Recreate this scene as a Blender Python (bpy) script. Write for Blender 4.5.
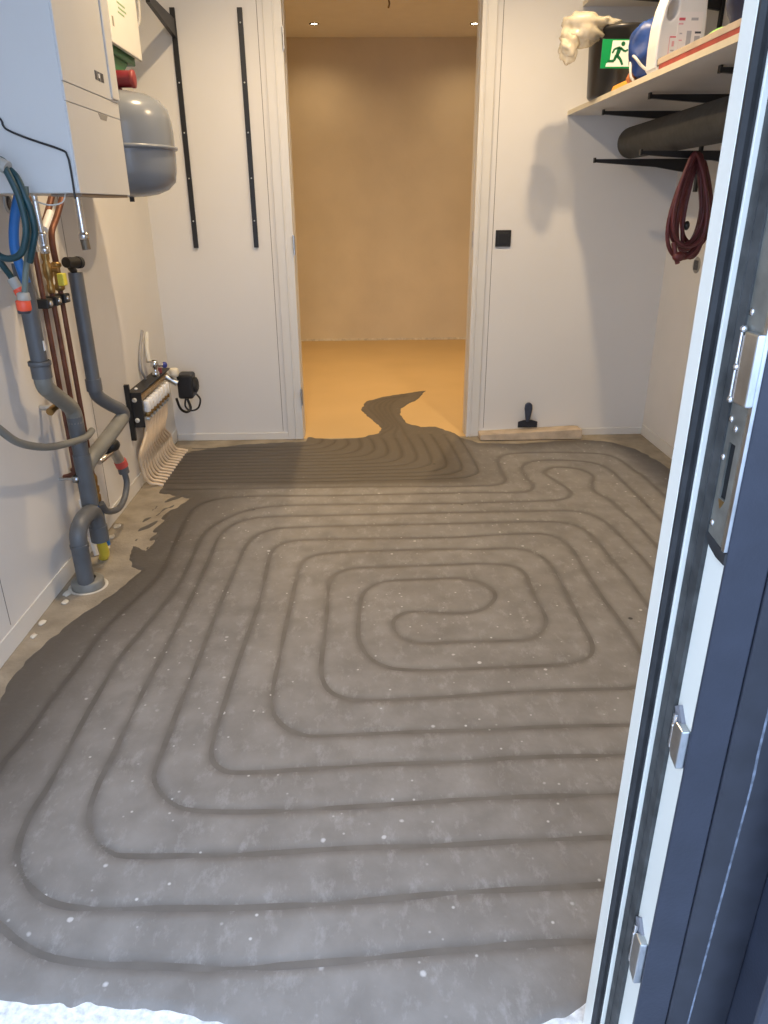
import bpy, bmesh, math, random
import numpy as np
from mathutils import Vector, Matrix
random.seed(7)
for o in list(bpy.data.objects): bpy.data.objects.remove(o)
S = bpy.context.scene
COL = S.collection
PI = math.pi

# ------------------------------------------------------------------ camera
cam = bpy.data.cameras.new('camera'); co = bpy.data.objects.new('camera', cam); COL.objects.link(co)
p, y, r = map(math.radians, (23.05, 1.53, 0.397))
fw = Vector((math.sin(y)*math.cos(p), math.cos(y)*math.cos(p), -math.sin(p)))
rt = Vector((math.cos(y), -math.sin(y), 0)); dn = fw.cross(rt)
r2 = rt*math.cos(r)+dn*math.sin(r); d2 = -rt*math.sin(r)+dn*math.cos(r)
m = Matrix((r2, -d2, -fw)).transposed().to_4x4(); m.translation = (0, 0, 1.25)
co.matrix_world = m
cam.sensor_fit = 'VERTICAL'; cam.sensor_height = 36; cam.lens = 721/1024*36
cam.clip_start = .02; cam.clip_end = 100
S.camera = co

# ------------------------------------------------------------------ sky (soft overcast daylight), exposure
w = bpy.data.worlds.new('overcast_sky'); S.world = w; w.use_nodes = True
bg = w.node_tree.nodes['Background']; bg.inputs[0].default_value = (.55, .715, 1, 1); bg.inputs[1].default_value = 3.1
S.view_settings.view_transform = 'Standard'; S.view_settings.look = 'None'
S.view_settings.exposure = 0.22; S.view_settings.gamma = 1; S.view_settings.use_curve_mapping = False
LAMP = (1, .745, .45)
ROOM_W = 19.5; HALL_W = 33

# ------------------------------------------------------------------ materials
MATS = {}
def mat(name, c, rough=.5, metal=0, var=0, scale=8, bump=0, bscale=60, trans=0, alpha=1, emit=0, c2=None):
    if name in MATS: return MATS[name]
    M = bpy.data.materials.new(name); M.use_nodes = True; nt = M.node_tree; b = nt.nodes['Principled BSDF']
    b.inputs['Base Color'].default_value = (*c, 1); b.inputs['Roughness'].default_value = rough; b.inputs['Metallic'].default_value = metal
    b.inputs['Transmission Weight'].default_value = trans; b.inputs['Alpha'].default_value = alpha
    if emit: b.inputs['Emission Color'].default_value = (*c, 1); b.inputs['Emission Strength'].default_value = emit
    tc = nt.nodes.new('ShaderNodeTexCoord')
    if var or c2:
        n = nt.nodes.new('ShaderNodeTexNoise'); n.inputs['Scale'].default_value = scale; n.inputs['Detail'].default_value = 5
        nt.links.new(tc.outputs['Object'], n.inputs['Vector'])
        rp = nt.nodes.new('ShaderNodeValToRGB'); rp.color_ramp.elements[0].position = .3; rp.color_ramp.elements[1].position = .7
        a = tuple(x*(1-var) for x in c); bb = c2 if c2 else tuple(min(1, x*(1+var)) for x in c)
        rp.color_ramp.elements[0].color = (*a, 1); rp.color_ramp.elements[1].color = (*bb, 1)
        nt.links.new(n.outputs['Fac'], rp.inputs[0]); nt.links.new(rp.outputs[0], b.inputs['Base Color'])
    if bump:
        n = nt.nodes.new('ShaderNodeTexNoise'); n.inputs['Scale'].default_value = bscale; n.inputs['Detail'].default_value = 4
        nt.links.new(tc.outputs['Object'], n.inputs['Vector'])
        bp = nt.nodes.new('ShaderNodeBump'); bp.inputs['Strength'].default_value = bump; bp.inputs['Distance'].default_value = .004
        nt.links.new(n.outputs['Fac'], bp.inputs['Height']); nt.links.new(bp.outputs[0], b.inputs['Normal'])
    MATS[name] = M
    return M
WALL = mat('painted_wall_board', (.70, .68, .65), .6, var=.03, scale=3, bump=.05)
WALLB = mat('painted_back_board', (.70, .685, .66), .55, var=.02, scale=2, bump=.03)
TRIMW = mat('white_lacquer', (.68, .665, .63), .35, var=.02)
CEIL = mat('ceiling_paint', (.8, .79, .77), .7, var=.02)
CONC = mat('dry_concrete', (.30, .26, .20), .85, var=.25, scale=9, bump=.5, bscale=90)
HALLF = mat('ochre_screed', (.50, .35, .165), .55, var=.05, scale=2, bump=.1)
PLAST = mat('hall_plaster', (.62, .55, .43), .8, var=.06, scale=2.5, bump=.25, bscale=30)
BLACK = mat('black_steel', (.012, .012, .013), .45, bump=.05)
RUBBER = mat('black_rubber', (.022, .022, .023), .75, var=.5, scale=25)
STEEL = mat('zinc_steel', (.55, .57, .58), .3, 1, var=.15, scale=40)
CHROME = mat('chrome', (.75, .75, .76), .15, 1)
PVCG = mat('grey_pvc', (.105, .11, .115), .42, var=.12, scale=14)
PVCL = mat('light_grey_pvc', (.20, .195, .17), .45, var=.15, scale=14)
COPPER = mat('aged_copper', (.15, .06, .037), .5, .5, var=.35, scale=22)
BRASS = mat('brass', (.38, .24, .09), .35, .9, var=.25, scale=30)
BLUE = mat('blue_hose', (.02, .16, .48), .4, var=.1)
TEAL = mat('dark_teal_hose', (.008, .045, .055), .4, var=.2, scale=30)
ORANGE = mat('orange_plastic', (.85, .10, .04), .4, var=.05)
YELLOW = mat('yellow_plastic', (.75, .68, .08), .45, var=.1)
YELL2 = mat('yellow_pipe', (.72, .58, .06), .5, var=.15)
PALE = mat('pale_plastic', (.62, .60, .54), .45, var=.05)
WHITE = mat('white_plastic', (.85, .85, .84), .4, var=.02)
BOILW = mat('white_boiler_enamel', (.58, .58, .57), .35, var=.015)
VESS = mat('grey_vessel_enamel', (.20, .22, .25), .25, var=.03)
RED = mat('red_plastic', (.17, .010, .018), .4, var=.1)
GREEN = mat('green_plastic', (.012, .12, .03), .45, var=.15)
ANTH = mat('anthracite_foil', (.024, .028, .043), .42, var=.15, scale=18, bump=.08, bscale=200)
ANTH2 = mat('anthracite_rib', (.020, .022, .031), .4, var=.2, scale=25)
FRAMEW = mat('white_upvc', (.80, .78, .69), .3, var=.02)
CHAN = mat('dusty_grey_channel', (.05, .05, .048), .8, var=.45, scale=35)
SHELFM = mat('white_shelf_board', (.74, .71, .66), .5, var=.03)
EDGE = mat('shelf_edge_band', (.70, .62, .46), .5, var=.06, scale=20)
TUBE = mat('beige_heating_tube', (.66, .53, .38), .4, var=.1, scale=20)
DRYM = mat('dried_mortar', (.62, .58, .50), .9, var=.2, scale=30, bump=.5)
SEAM = mat('dark_board_seam', (.22, .2, .18), .8)  # dark grey of the wall board joints
INK = mat('dark_ink', (.05, .05, .06), .5)

# ------------------------------------------------------------------ mesh helpers
class MB:
    def __init__(s): s.v = []; s.f = []; s.sm = []
    def add(s, vs, fs, smooth=False):
        k = len(s.v); s.v += [tuple(q) for q in vs]; s.f += [tuple(i+k for i in f) for f in fs]; s.sm += [smooth]*len(fs); return s
    def box(s, x0, x1, y0, y1, z0, z1):
        v = [(x, y, z) for x in (x0, x1) for y in (y0, y1) for z in (z0, z1)]
        return s.add(v, [(0, 1, 3, 2), (4, 6, 7, 5), (0, 4, 5, 1), (2, 3, 7, 6), (0, 2, 6, 4), (1, 5, 7, 3)])
    def tube(s, pts, rad, n=12, cap=True):
        P = [Vector(q) for q in pts]; N = len(P)
        R = rad if hasattr(rad, '__len__') else [rad]*N
        T = []
        for i in range(N):
            t = P[min(i+1, N-1)]-P[max(i-1, 0)]; T.append(t.normalized() if t.length > 1e-9 else Vector((0, 0, 1)))
        u = T[0].orthogonal().normalized(); vs = []; fs = []
        for i in range(N):
            u = (u-T[i]*u.dot(T[i])); u = u.normalized() if u.length > 1e-6 else T[i].orthogonal().normalized()
            w_ = T[i].cross(u)
            for k in range(n):
                a = 2*PI*k/n; vs.append(P[i]+(u*math.cos(a)+w_*math.sin(a))*R[i])
        for i in range(N-1):
            for k in range(n):
                fs.append((i*n+k, i*n+(k+1) % n, (i+1)*n+(k+1) % n, (i+1)*n+k))
        s.add(vs, fs, True)
        if cap:
            s.add(vs[:n], [tuple(range(n-1, -1, -1))]); s.add(vs[-n:], [tuple(range(n))])
        return s
    def cyl(s, a, b, r, n=16, r1=None): return s.tube([a, b], [r, r if r1 is None else r1], n)
    def lathe(s, c, prof, n=28, axis='z'):
        vs = []; fs = []
        for (rr, h) in prof:
            for k in range(n):
                a = 2*PI*k/n; q = (rr*math.cos(a), rr*math.sin(a), h)
                if axis == 'x': q = (q[2], q[0], q[1])
                if axis == 'y': q = (q[0], q[2], q[1])
                vs.append((c[0]+q[0], c[1]+q[1], c[2]+q[2]))
        for i in range(len(prof)-1):
            for k in range(n): fs.append((i*n+k, i*n+(k+1) % n, (i+1)*n+(k+1) % n, (i+1)*n+k))
        return s.add(vs, fs, True)
    def prism(s, poly, axis, a, b):
        def P(u, v, h): return (h, u, v) if axis == 'x' else (u, h, v) if axis == 'y' else (u, v, h)
        n = len(poly); vs = [P(u, v, a) for u, v in poly]+[P(u, v, b) for u, v in poly]
        fs = [tuple(range(n)), tuple(range(2*n-1, n-1, -1))]+[(i, i+n, (i+1) % n+n, (i+1) % n) for i in range(n)]
        return s.add(vs, fs)
    def ball(s, c, rx, ry, rz, n=14, m=9, fn=None):
        vs = []; fs = []
        for i in range(m+1):
            th = PI*i/m
            for k in range(n):
                a = 2*PI*k/n; d = Vector((math.sin(th)*math.cos(a), math.sin(th)*math.sin(a), math.cos(th)))
                g = fn(d) if fn else 1
                vs.append((c[0]+d.x*rx*g, c[1]+d.y*ry*g, c[2]+d.z*rz*g))
        for i in range(m):
            for k in range(n): fs.append((i*n+k, (i+1)*n+k, (i+1)*n+(k+1) % n, i*n+(k+1) % n))
        return s.add(vs, fs, True)
    def build(s, name, M, parent=None, bevel=0, sub=0):
        me = bpy.data.meshes.new(name); me.from_pydata(s.v, [], s.f); me.update()
        bm = bmesh.new(); bm.from_mesh(me); bmesh.ops.recalc_face_normals(bm, faces=bm.faces); bm.to_mesh(me); bm.free()
        me.polygons.foreach_set('use_smooth', s.sm)
        me.materials.append(M)
        o = bpy.data.objects.new(name, me); COL.objects.link(o)
        if parent:
            o.parent = parent; o.matrix_parent_inverse = Matrix.Translation(-parent.location)
        if bevel:
            b = o.modifiers.new('bevel', 'BEVEL'); b.width = bevel; b.segments = 2; b.limit_method = 'ANGLE'
        if sub:
            b = o.modifiers.new('sub', 'SUBSURF'); b.levels = sub; b.render_levels = sub
        return o
def tag(o, label=None, cat=None, group=None, kind=None):
    if label: o['label'] = label
    if cat: o['category'] = cat
    if group: o['group'] = group
    if kind: o['kind'] = kind
    return o
def empty(name, loc, label=None, cat=None, group=None, kind=None):
    o = bpy.data.objects.new(name, None); COL.objects.link(o); o.location = loc; o.empty_display_size = .05
    return tag(o, label, cat, group, kind)
def smooth(pts, k=6):
    P = [np.array(q, float) for q in pts]; P = [2*P[0]-P[1]]+P+[2*P[-1]-P[-2]]; out = []
    for i in range(1, len(P)-2):
        a, b, c, d = P[i-1:i+3]
        for j in range(k):
            t = j/k; out.append(.5*((2*b)+(c-a)*t+(2*a-5*b+4*c-d)*t*t+(3*b-a-3*c+d)*t**3))
    out.append(P[-2]); return [tuple(q) for q in out]
def box(name, M, x0, x1, y0, y1, z0, z1, parent=None, bevel=0): return MB().box(x0, x1, y0, y1, z0, z1).build(name, M, parent, bevel)
def struct(o, label, cat=None): return tag(o, label, cat, kind='structure')

XL, XR, YB, YF, YH, ZC = -1.09, 1.63, 4.05, .80, 7.36, 2.59
# ------------------------------------------------------------------ setting
struct(box('floor', CONC, XL-.1, XR+.1, .60, YB, -.12, 0), 'tan dry concrete floor slab showing along the left wall')
struct(box('floor_hall', HALLF, -1.7, 2.1, YB, YH+.1, -.12, 0), 'yellow ochre screed floor beyond the doorway')
struct(box('floor_outside', mat('outside_paving', (.35, .35, .36), .8, var=.2, scale=5, bump=.3), -4, 4, -5, .60, -.14, -.03), 'unseen grey paving outside the open door, added for bounce light')  # ground out of view, added to bounce daylight into the room
struct(box('ceiling', CEIL, XL-.1, XR+.1, .70, YB+.05, ZC, ZC+.1), 'white room ceiling')
struct(box('ceiling_hall', CEIL, -1.7, 2.1, YB+.05, YH+.1, ZC, ZC+.1), 'plain ceiling of the hall with spotlights')
wl = struct(box('wall_left', WALL, XL-.12, XL, .70, YB, 0, ZC), 'pale boarded wall behind the boiler and pipes')
wr = struct(box('wall_right', WALL, XR, XR+.12, .70, YB, 0, ZC), 'pale wall carrying the shelf')
DL, DR, DT = -.356, .590, 2.33
wb = struct(MB().box(XL-.1, DL-.09, YB, YB+.10, 0, ZC).box(DR+.072, XR+.1, YB, YB+.10, 0, ZC).box(DL-.09, DR+.072, YB, YB+.10, DT+.09, ZC)
            .build('wall_back', WALLB), 'white end wall around the open doorway')
struct(MB().box(XL-.3, -.92, .62, .76, -.1, ZC).box(.53, XR+.3, .66, .76, -.1, ZC).box(-.92, .53, .62, .76, 2.32, ZC)
       .build('wall_front', WALL), 'front wall around the outside door opening')
hl = MB().box(-1.8, -1.7, YB+.1, YH+.1, 0, ZC).build('wall_hall_left', PLAST); struct(hl, 'plaster side wall of the hall')
hr = MB().box(2.1, 2.2, YB+.1, YH+.1, 0, ZC).build('wall_hall_right', PLAST); struct(hr, 'plaster side wall of the hall')
struct(MB().box(-1.7, 2.1, YH, YH+.1, 0, ZC).build('wall_hall_end', PLAST), 'bare beige plaster wall at the end of the hall')
struct(MB().box(-1.7, DL-.1, YB+.1, YB+.12, 0, ZC).box(DR+.072, 2.1, YB+.1, YB+.12, 0, ZC).build('wall_hall_front', PLAST), 'hall side of the door wall')
struct(box('baseboard_hall', DRYM, -1.7, 2.1, YH-.012, YH, 0, .02), 'rough unfinished plaster edge at the foot of the hall wall')
# board joints
for i, yy in enumerate((1.92, 2.86)):
    box('panel_joint', SEAM, XL-.001, XL+.0008, yy, yy+.003, .08, ZC, wl)
box('panel_joint', SEAM, -.475, -.472, YB-.0008, YB+.001, .05, ZC, wb); box('panel_joint', SEAM, .690, .693, YB-.0008, YB+.001, .05, ZC, wb)
bl = struct(box('baseboard_left', TRIMW, XL, XL+.005, .80, YB, 0, .068, bevel=.002), 'low white skirting strip under the boiler wall')
bb = struct(MB().box(XL+.008, DL-.09, YB-.008, YB, 0, .04).build('baseboard_back_left', TRIMW, bevel=.002), 'low white skirting left of the doorway')
struct(MB().box(DR+.072, XR, YB-.008, YB, 0, .04).build('baseboard_back_right', TRIMW, bevel=.002), 'low white skirting right of the doorway')
struct(MB().box(XR-.008, XR, .80, YB-.008, 0, .06).build('baseboard_right', TRIMW, bevel=.002), 'low white skirting under the shelf wall')

# interior door frame (no leaf hung)
df = empty('door_frame', (.115, YB, 0), 'white lacquered door frame without a door leaf', None, None, 'structure')
df.name = 'door_2'
for s, a, b in ((-1, DL-.09, DL), (1, DR, DR+.072)):
    x0, x1 = (a, b)
    box('casing', TRIMW, x0, x1, YB-.012, YB+.0, 0, DT+.09, df, .003)
    # raised outer bead and inner stop
    if s < 0:
        box('casing_bead', TRIMW, x0+.045, x0+.052, YB-.018, YB-.011, 0, DT+.045, df, .002)
        box('jamb_lining', TRIMW, x1-.02, x1, YB, YB+.13, 0, DT, df, .002)
        box('door_stop', TRIMW, x1, x1+.003, YB+.05, YB+.13, 0, DT, df, .002)
    else:
        box('casing_bead', TRIMW, x1-.052, x1-.045, YB-.018, YB-.011, 0, DT+.045, df, .002)
        box('jamb_lining', TRIMW, x0, x0+.02, YB, YB+.13, 0, DT, df, .002)
        box('door_stop', TRIMW, x0-.003, x0, YB+.05, YB+.13, 0, DT, df, .002)
box('head_casing', TRIMW, DL-.1, DR+.072, YB-.012, YB, DT, DT+.09, df, .003)
box('head_lining', TRIMW, DL, DR, YB, YB+.13, DT, DT+.02, df)
for z in (1.98, 1.06, .25):
    h = box('hinge', STEEL, DL-.004, DL+.003, YB-.022, YB+.012, z-.05, z+.05, df, .001)
    MB().cyl((DL+.002, YB-.020, z-.045), (DL+.002, YB-.020, z+.045), .007, 10).build('knuckle', STEEL, h)
box('strike_plate', STEEL, DR-.002, DR+.001, YB+.01, YB+.035, 1.04, 1.12, df)

# ------------------------------------------------------------------ the levelling compound with its pipe grooves
GR = {
'a': "-0.897,1.420 -0.883,1.503 -0.876,1.653 -0.861,1.812 -0.845,2.027 -0.785,2.282 -0.765,2.419 -0.775,2.692 -0.782,2.960 -0.731,3.090 -0.557,3.147 -0.168,3.139 0.254,3.145 0.537,3.145 0.696,3.138 0.775,3.160 0.808,3.238 0.800,3.336 0.806,3.484 0.877,3.575 1.020,3.592 1.173,3.552 1.241,3.448 1.255,3.217 1.262,2.959 1.259,2.796",
'b': "-0.897,1.420 -0.89,1.27 -0.85,1.12 -0.79,1.03 -0.710,0.972 -0.652,0.932 -0.588,0.903 -0.495,0.886 -0.390,0.879 -0.242,0.870 -0.041,0.878 0.144,0.891 0.396,0.900 1.2,0.9 1.4,.96 1.47,1.1 1.48,3.0",
'c': "-0.95,3.25 0.020,3.247 0.371,3.231 0.551,3.236 0.599,3.234 0.661,3.258 0.690,3.320 0.690,3.414 0.702,3.599 0.762,3.696 0.910,3.723 1.122,3.713 1.317,3.652 1.367,3.397 1.383,3.119",
'd': "0.450,1.017 0.158,1.009 -0.042,0.996 -0.238,0.991 -0.406,0.995 -0.532,0.998 -0.605,1.008 -0.659,1.032 -0.709,1.078 -0.748,1.143 -0.762,1.233 -0.756,1.329 -0.756,1.429 -0.757,1.541 -0.755,1.693 -0.749,1.849 -0.725,1.992 -0.680,2.271 -0.676,2.499 -0.678,2.688 -0.655,2.807 -0.585,2.927 -0.499,2.997 -0.363,3.026 -0.073,3.030 0.381,3.018 0.518,3.022 0.818,3.032 0.914,3.053 0.960,3.113 0.959,3.183 0.930,3.287 0.904,3.404 0.964,3.476 1.044,3.472 1.110,3.424 1.130,3.335 1.092,3.225 1.080,3.127 1.116,3.026 1.132,2.856 1.145,2.629",
'e': "0.500,1.133 0.302,1.130 0.171,1.125 -0.043,1.124 -0.256,1.116 -0.371,1.117 -0.506,1.120 -0.550,1.132 -0.598,1.172 -0.630,1.237 -0.641,1.325 -0.637,1.418 -0.636,1.511 -0.634,1.658 -0.626,1.829 -0.618,2.012 -0.611,2.261 -0.607,2.521 -0.608,2.686 -0.582,2.800 -0.518,2.875 -0.408,2.902 -0.168,2.907 0.369,2.912 0.732,2.913 0.891,2.911 0.970,2.875 1.018,2.780 1.035,2.643 1.049,2.486 1.053,2.380",
'f': "0.555,1.254 0.281,1.253 0.105,1.244 -0.102,1.235 -0.272,1.231 -0.396,1.240 -0.452,1.263 -0.497,1.310 -0.518,1.362 -0.518,1.449 -0.516,1.640 -0.510,1.774 -0.508,1.966 -0.503,2.193 -0.491,2.465 -0.484,2.605 -0.455,2.708 -0.397,2.765 -0.327,2.782 -0.053,2.791 0.355,2.794 0.707,2.799 0.821,2.788 0.891,2.739 0.922,2.629 0.933,2.406 0.942,2.279 0.943,2.148",
'g': "0.603,1.380 0.364,1.381 0.237,1.372 0.015,1.369 -0.144,1.360 -0.310,1.354 -0.361,1.368 -0.392,1.412 -0.398,1.489 -0.396,1.607 -0.391,1.771 -0.380,1.984 -0.372,2.154 -0.374,2.360 -0.376,2.520 -0.358,2.600 -0.305,2.647 -0.158,2.660 0.339,2.656 0.510,2.671 0.700,2.677 0.775,2.635 0.805,2.532 0.806,2.323 0.808,2.161 0.818,2.003 0.824,1.888",
'h': "0.658,1.489 0.480,1.491 0.280,1.485 0.082,1.483 -0.113,1.477 -0.177,1.485 -0.227,1.521 -0.260,1.583 -0.270,1.671 -0.268,1.846 -0.267,1.957 -0.262,2.149 -0.257,2.355 -0.245,2.460 -0.205,2.513 -0.133,2.536 0.051,2.546 0.327,2.548 0.433,2.541 0.570,2.544 0.650,2.503 0.688,2.408 0.694,2.289 0.691,2.131 0.690,1.990 0.690,1.879 0.670,1.812 0.630,1.780 0.559,1.761 0.437,1.757 0.236,1.750 0.152,1.750 0.067,1.763 0.009,1.809 -0.020,1.874 -0.032,1.945 -0.030,2.056 -0.023,2.174 -0.002,2.236 0.045,2.285 0.110,2.300 0.300,2.307 0.350,2.300 0.404,2.272 0.438,2.220 0.440,2.165 0.405,2.105 0.363,2.075 0.308,2.063 0.239,2.070 0.170,2.080 0.118,2.070 0.082,2.020 0.093,1.942 0.139,1.900 0.196,1.888 0.253,1.893 0.424,1.893 0.493,1.898 0.542,1.931 0.576,1.994 0.583,2.063 0.579,2.156 0.578,2.249 0.580,2.322 0.559,2.380 0.509,2.407 0.415,2.418 0.312,2.415 0.048,2.407 -0.050,2.402 -0.107,2.368 -0.137,2.300 -0.138,2.178 -0.137,1.981 -0.141,1.836 -0.137,1.738 -0.113,1.665 -0.063,1.627 0.007,1.616 0.230,1.625 0.430,1.640 0.723,1.642"}
GR = {k: [tuple(map(float, q.split(','))) for q in v.split()] for k, v in GR.items()}
def bridge(src, dst_start):        # the unseen right-hand turns behind the door frame
    xs, yb = GR[src][-1][0], dst_start[1]
    GR[src] += [(xs+.005, yb+.22), (xs-.02, yb+.09), (xs-.08, yb+.02), (xs-.18, yb), dst_start] if xs-.2 > dst_start[0] else [(xs-.01, yb+.1), (xs-.05, yb+.02), dst_start]
bridge('c', GR['d'][0]); bridge('a', GR['e'][0]); bridge('d', GR['f'][0]); bridge('e', GR['g'][0]); bridge('f', GR['h'][0]); bridge('g', GR['h'][-1])
FAN = []
for i in range(12):
    yi = 3.335+.050*i; xi = .575-.075*i; top = 4.08
    q = [(-.97, yi+random.uniform(-.006, .006)), (-.6, yi), (min(-.3, xi-.3), yi+random.uniform(-.006, .006))]
    if xi-.2 > -.1: q.append(((xi-.5)/2, yi))
    q += [(xi-.15, yi+.008), (xi-.05, yi+.04), (xi, min(yi+.13, 3.97)), (xi-.01, (yi+.2+top)/2), (xi-.03, top)]
    if 4 <= i <= 8:
        j = (i-6)*.028
        q += [(.17-j, 4.26), (.13-j, 4.5), (.10-j*1.3, 4.74), (.17-j, 4.93), (.3, 5.06-j)]
    FAN.append(q)
EDGEP = "-1.000,0.84 -1.014,1.646 -1.022,1.704 -1.025,1.765 -1.018,1.844 -0.998,1.968 -0.962,2.093 -0.913,2.176 -0.873,2.301 -0.839,2.423 -0.886,2.457 -0.922,2.543 -0.933,2.633 -0.869,2.576 -0.853,2.648 -0.876,2.801 -0.861,2.911 -0.838,3.059 -0.814,3.136 -0.905,3.189 -0.972,3.214 -0.988,3.335 -0.999,3.478 -0.996,3.730 -0.989,3.798 -0.880,3.881 -0.701,3.951 -0.510,3.974 -0.334,3.991 -0.331,4.075 -0.197,4.025 -0.047,4.040 0.090,4.141 0.110,4.230 0.044,4.456 -0.019,4.672 0.018,4.895 0.133,5.016 0.324,5.124 0.452,5.190 0.373,4.954 0.237,4.691 0.224,4.559 0.257,4.347 0.338,4.254 0.428,4.256 0.504,4.149 0.560,4.03 0.643,3.916 0.872,3.886 1.106,3.931 1.259,3.943 1.395,3.898 1.495,3.756 1.537,3.559 1.56,3.3 1.59,2.5 1.6,.80 .90,.79 0.370,0.795 0.30,0.772 0.2,.72 -.15,.72 -0.245,0.772 -0.358,0.803 -0.470,0.812 -0.557,0.823 -0.645,0.835"
EDGEP = np.array([tuple(map(float, q.split(','))) for q in EDGEP.split()])
def compound():
    st = .0075; x0, x1, y0, y1 = -1.07, 1.62, .70, 5.22
    nx = int((x1-x0)/st)+1; ny = int((y1-y0)/st)+1
    X, Y = np.meshgrid(x0+np.arange(nx)*st, y0+np.arange(ny)*st)
    # signed distance to the outline
    D = np.full(X.shape, 9.); inside = np.zeros(X.shape, bool); n = len(EDGEP)
    for i in range(n):
        a, b = EDGEP[i], EDGEP[(i+1) % n]; d = b-a
        t = np.clip(((X-a[0])*d[0]+(Y-a[1])*d[1])/(d@d+1e-12), 0, 1)
        D = np.minimum(D, np.hypot(X-a[0]-t*d[0], Y-a[1]-t*d[1]))
        c = (a[1] > Y) != (b[1] > Y)
        inside ^= c & (X < (b[0]-a[0])*(Y-a[1])/(b[1]-a[1]+1e-12)+a[0])
    D = np.where(inside, D, -D)
    # ragged rim
    rng = np.random.default_rng(3)
    rag = np.zeros(X.shape)
    for k in range(26):
        fx, fy = rng.normal(0, 55, 2); rag += np.sin(X*fx+Y*fy+rng.uniform(0, 6.28))
    D = D+rag*.0008
    W = np.exp(-((X+.865)/.075)**2-((Y-2.88)/.22)**2); ns = np.zeros(X.shape)
    for k in range(18):
        fx, fy = rng.normal(60, 35), rng.normal(-28, 18); ns += np.sin(X*fx+Y*fy+rng.uniform(0, 6.28))
    D = np.maximum(D, np.where(W > .15, np.clip((ns/3+W*2.0-1.75)*.012, -.021, .02), -9))
    z = .0035*np.clip((D+.004)/.014, -1.2, 1)
    G = np.full(X.shape, 9.)
    def dist(pts, reach, A):
        for a, b in zip(pts[:-1], pts[1:]):
            i0 = max(int((min(a[0], b[0])-reach-x0)/st), 0); i1 = min(int((max(a[0], b[0])+reach-x0)/st)+2, nx)
            j0 = max(int((min(a[1], b[1])-reach-y0)/st), 0); j1 = min(int((max(a[1], b[1])+reach-y0)/st)+2, ny)
            if i1 <= i0 or j1 <= j0: continue
            xs = X[j0:j1, i0:i1]; ys = Y[j0:j1, i0:i1]; dx, dy = b[0]-a[0], b[1]-a[1]; L = dx*dx+dy*dy+1e-12
            t = np.clip(((xs-a[0])*dx+(ys-a[1])*dy)/L, 0, 1)
            A[j0:j1, i0:i1] = np.minimum(A[j0:j1, i0:i1], np.hypot(xs-a[0]-t*dx, ys-a[1]-t*dy))
    ridx = {k: smooth(v, 6) for k, v in GR.items()}
    for v in ridx.values(): dist(v, .05, G)
    g = np.exp(-(G/.0145)**2)
    F = np.full(X.shape, 9.)
    fans = [smooth(v, 6) for v in FAN]
    for v in fans: dist(v, .04, F)
    gf = np.exp(-(F/.010)**2)*np.clip(D/.02, 0, 1)*np.where(Y > 4.02, .6, 1)
    z = z-.0022*g-.0031*gf
    z += .0004*np.sin(X*23+np.sin(Y*9))*np.sin(Y*17+X*5)
    keep = D > -.02
    vid = -np.ones(X.shape, int)
    fm = keep[:-1, :-1] & keep[1:, :-1] & keep[:-1, 1:] & keep[1:, 1:]
    vm = np.zeros(X.shape, bool); vm[:-1, :-1] |= fm; vm[1:, :-1] |= fm; vm[:-1, 1:] |= fm; vm[1:, 1:] |= fm
    vid[vm] = np.arange(vm.sum())
    co_ = np.stack([X[vm], Y[vm], z[vm]], 1)
    q = np.stack([vid[:-1, :-1][fm], vid[:-1, 1:][fm], vid[1:, 1:][fm], vid[1:, :-1][fm]], 1)
    me = bpy.data.meshes.new('levelling_compound')
    me.vertices.add(len(co_)); me.vertices.foreach_set('co', co_.ravel())
    me.loops.add(q.size); me.loops.foreach_set('vertex_index', q.ravel())
    me.polygons.add(len(q)); me.polygons.foreach_set('loop_start', np.arange(len(q))*4); me.polygons.foreach_set('loop_total', np.full(len(q), 4))
    me.update(calc_edges=True); me.polygons.foreach_set('use_smooth', np.ones(len(q), bool))
    at = me.attributes.new('groove', 'FLOAT', 'POINT'); at.data.foreach_set('value', np.maximum(g, gf)[vm].astype(np.float32))
    # dampness: the freshest coat lies along the left margin, at the manifold and in the hall tongue
    fresh = np.clip(1-(D-.05)/.30, 0, 1)*np.clip((.1-X)/.4, 0, 1)*np.clip((Y-1.0)/.4, 0, 1)
    fresh = np.maximum(fresh, np.clip((Y-3.22)/.08, 0, 1)*np.clip((.75-X)/.3, 0, 1))
    fresh = np.maximum(fresh, .9*np.clip(1-(D-.02)/.15, 0, 1)*np.clip((Y-2.6)/.4, 0, 1))
    at = me.attributes.new('fresh', 'FLOAT', 'POINT'); at.data.foreach_set('value', fresh[vm].astype(np.float32))
    FR = (x0, y0, st, fresh)
    return me, ridx, fans, FR
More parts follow.
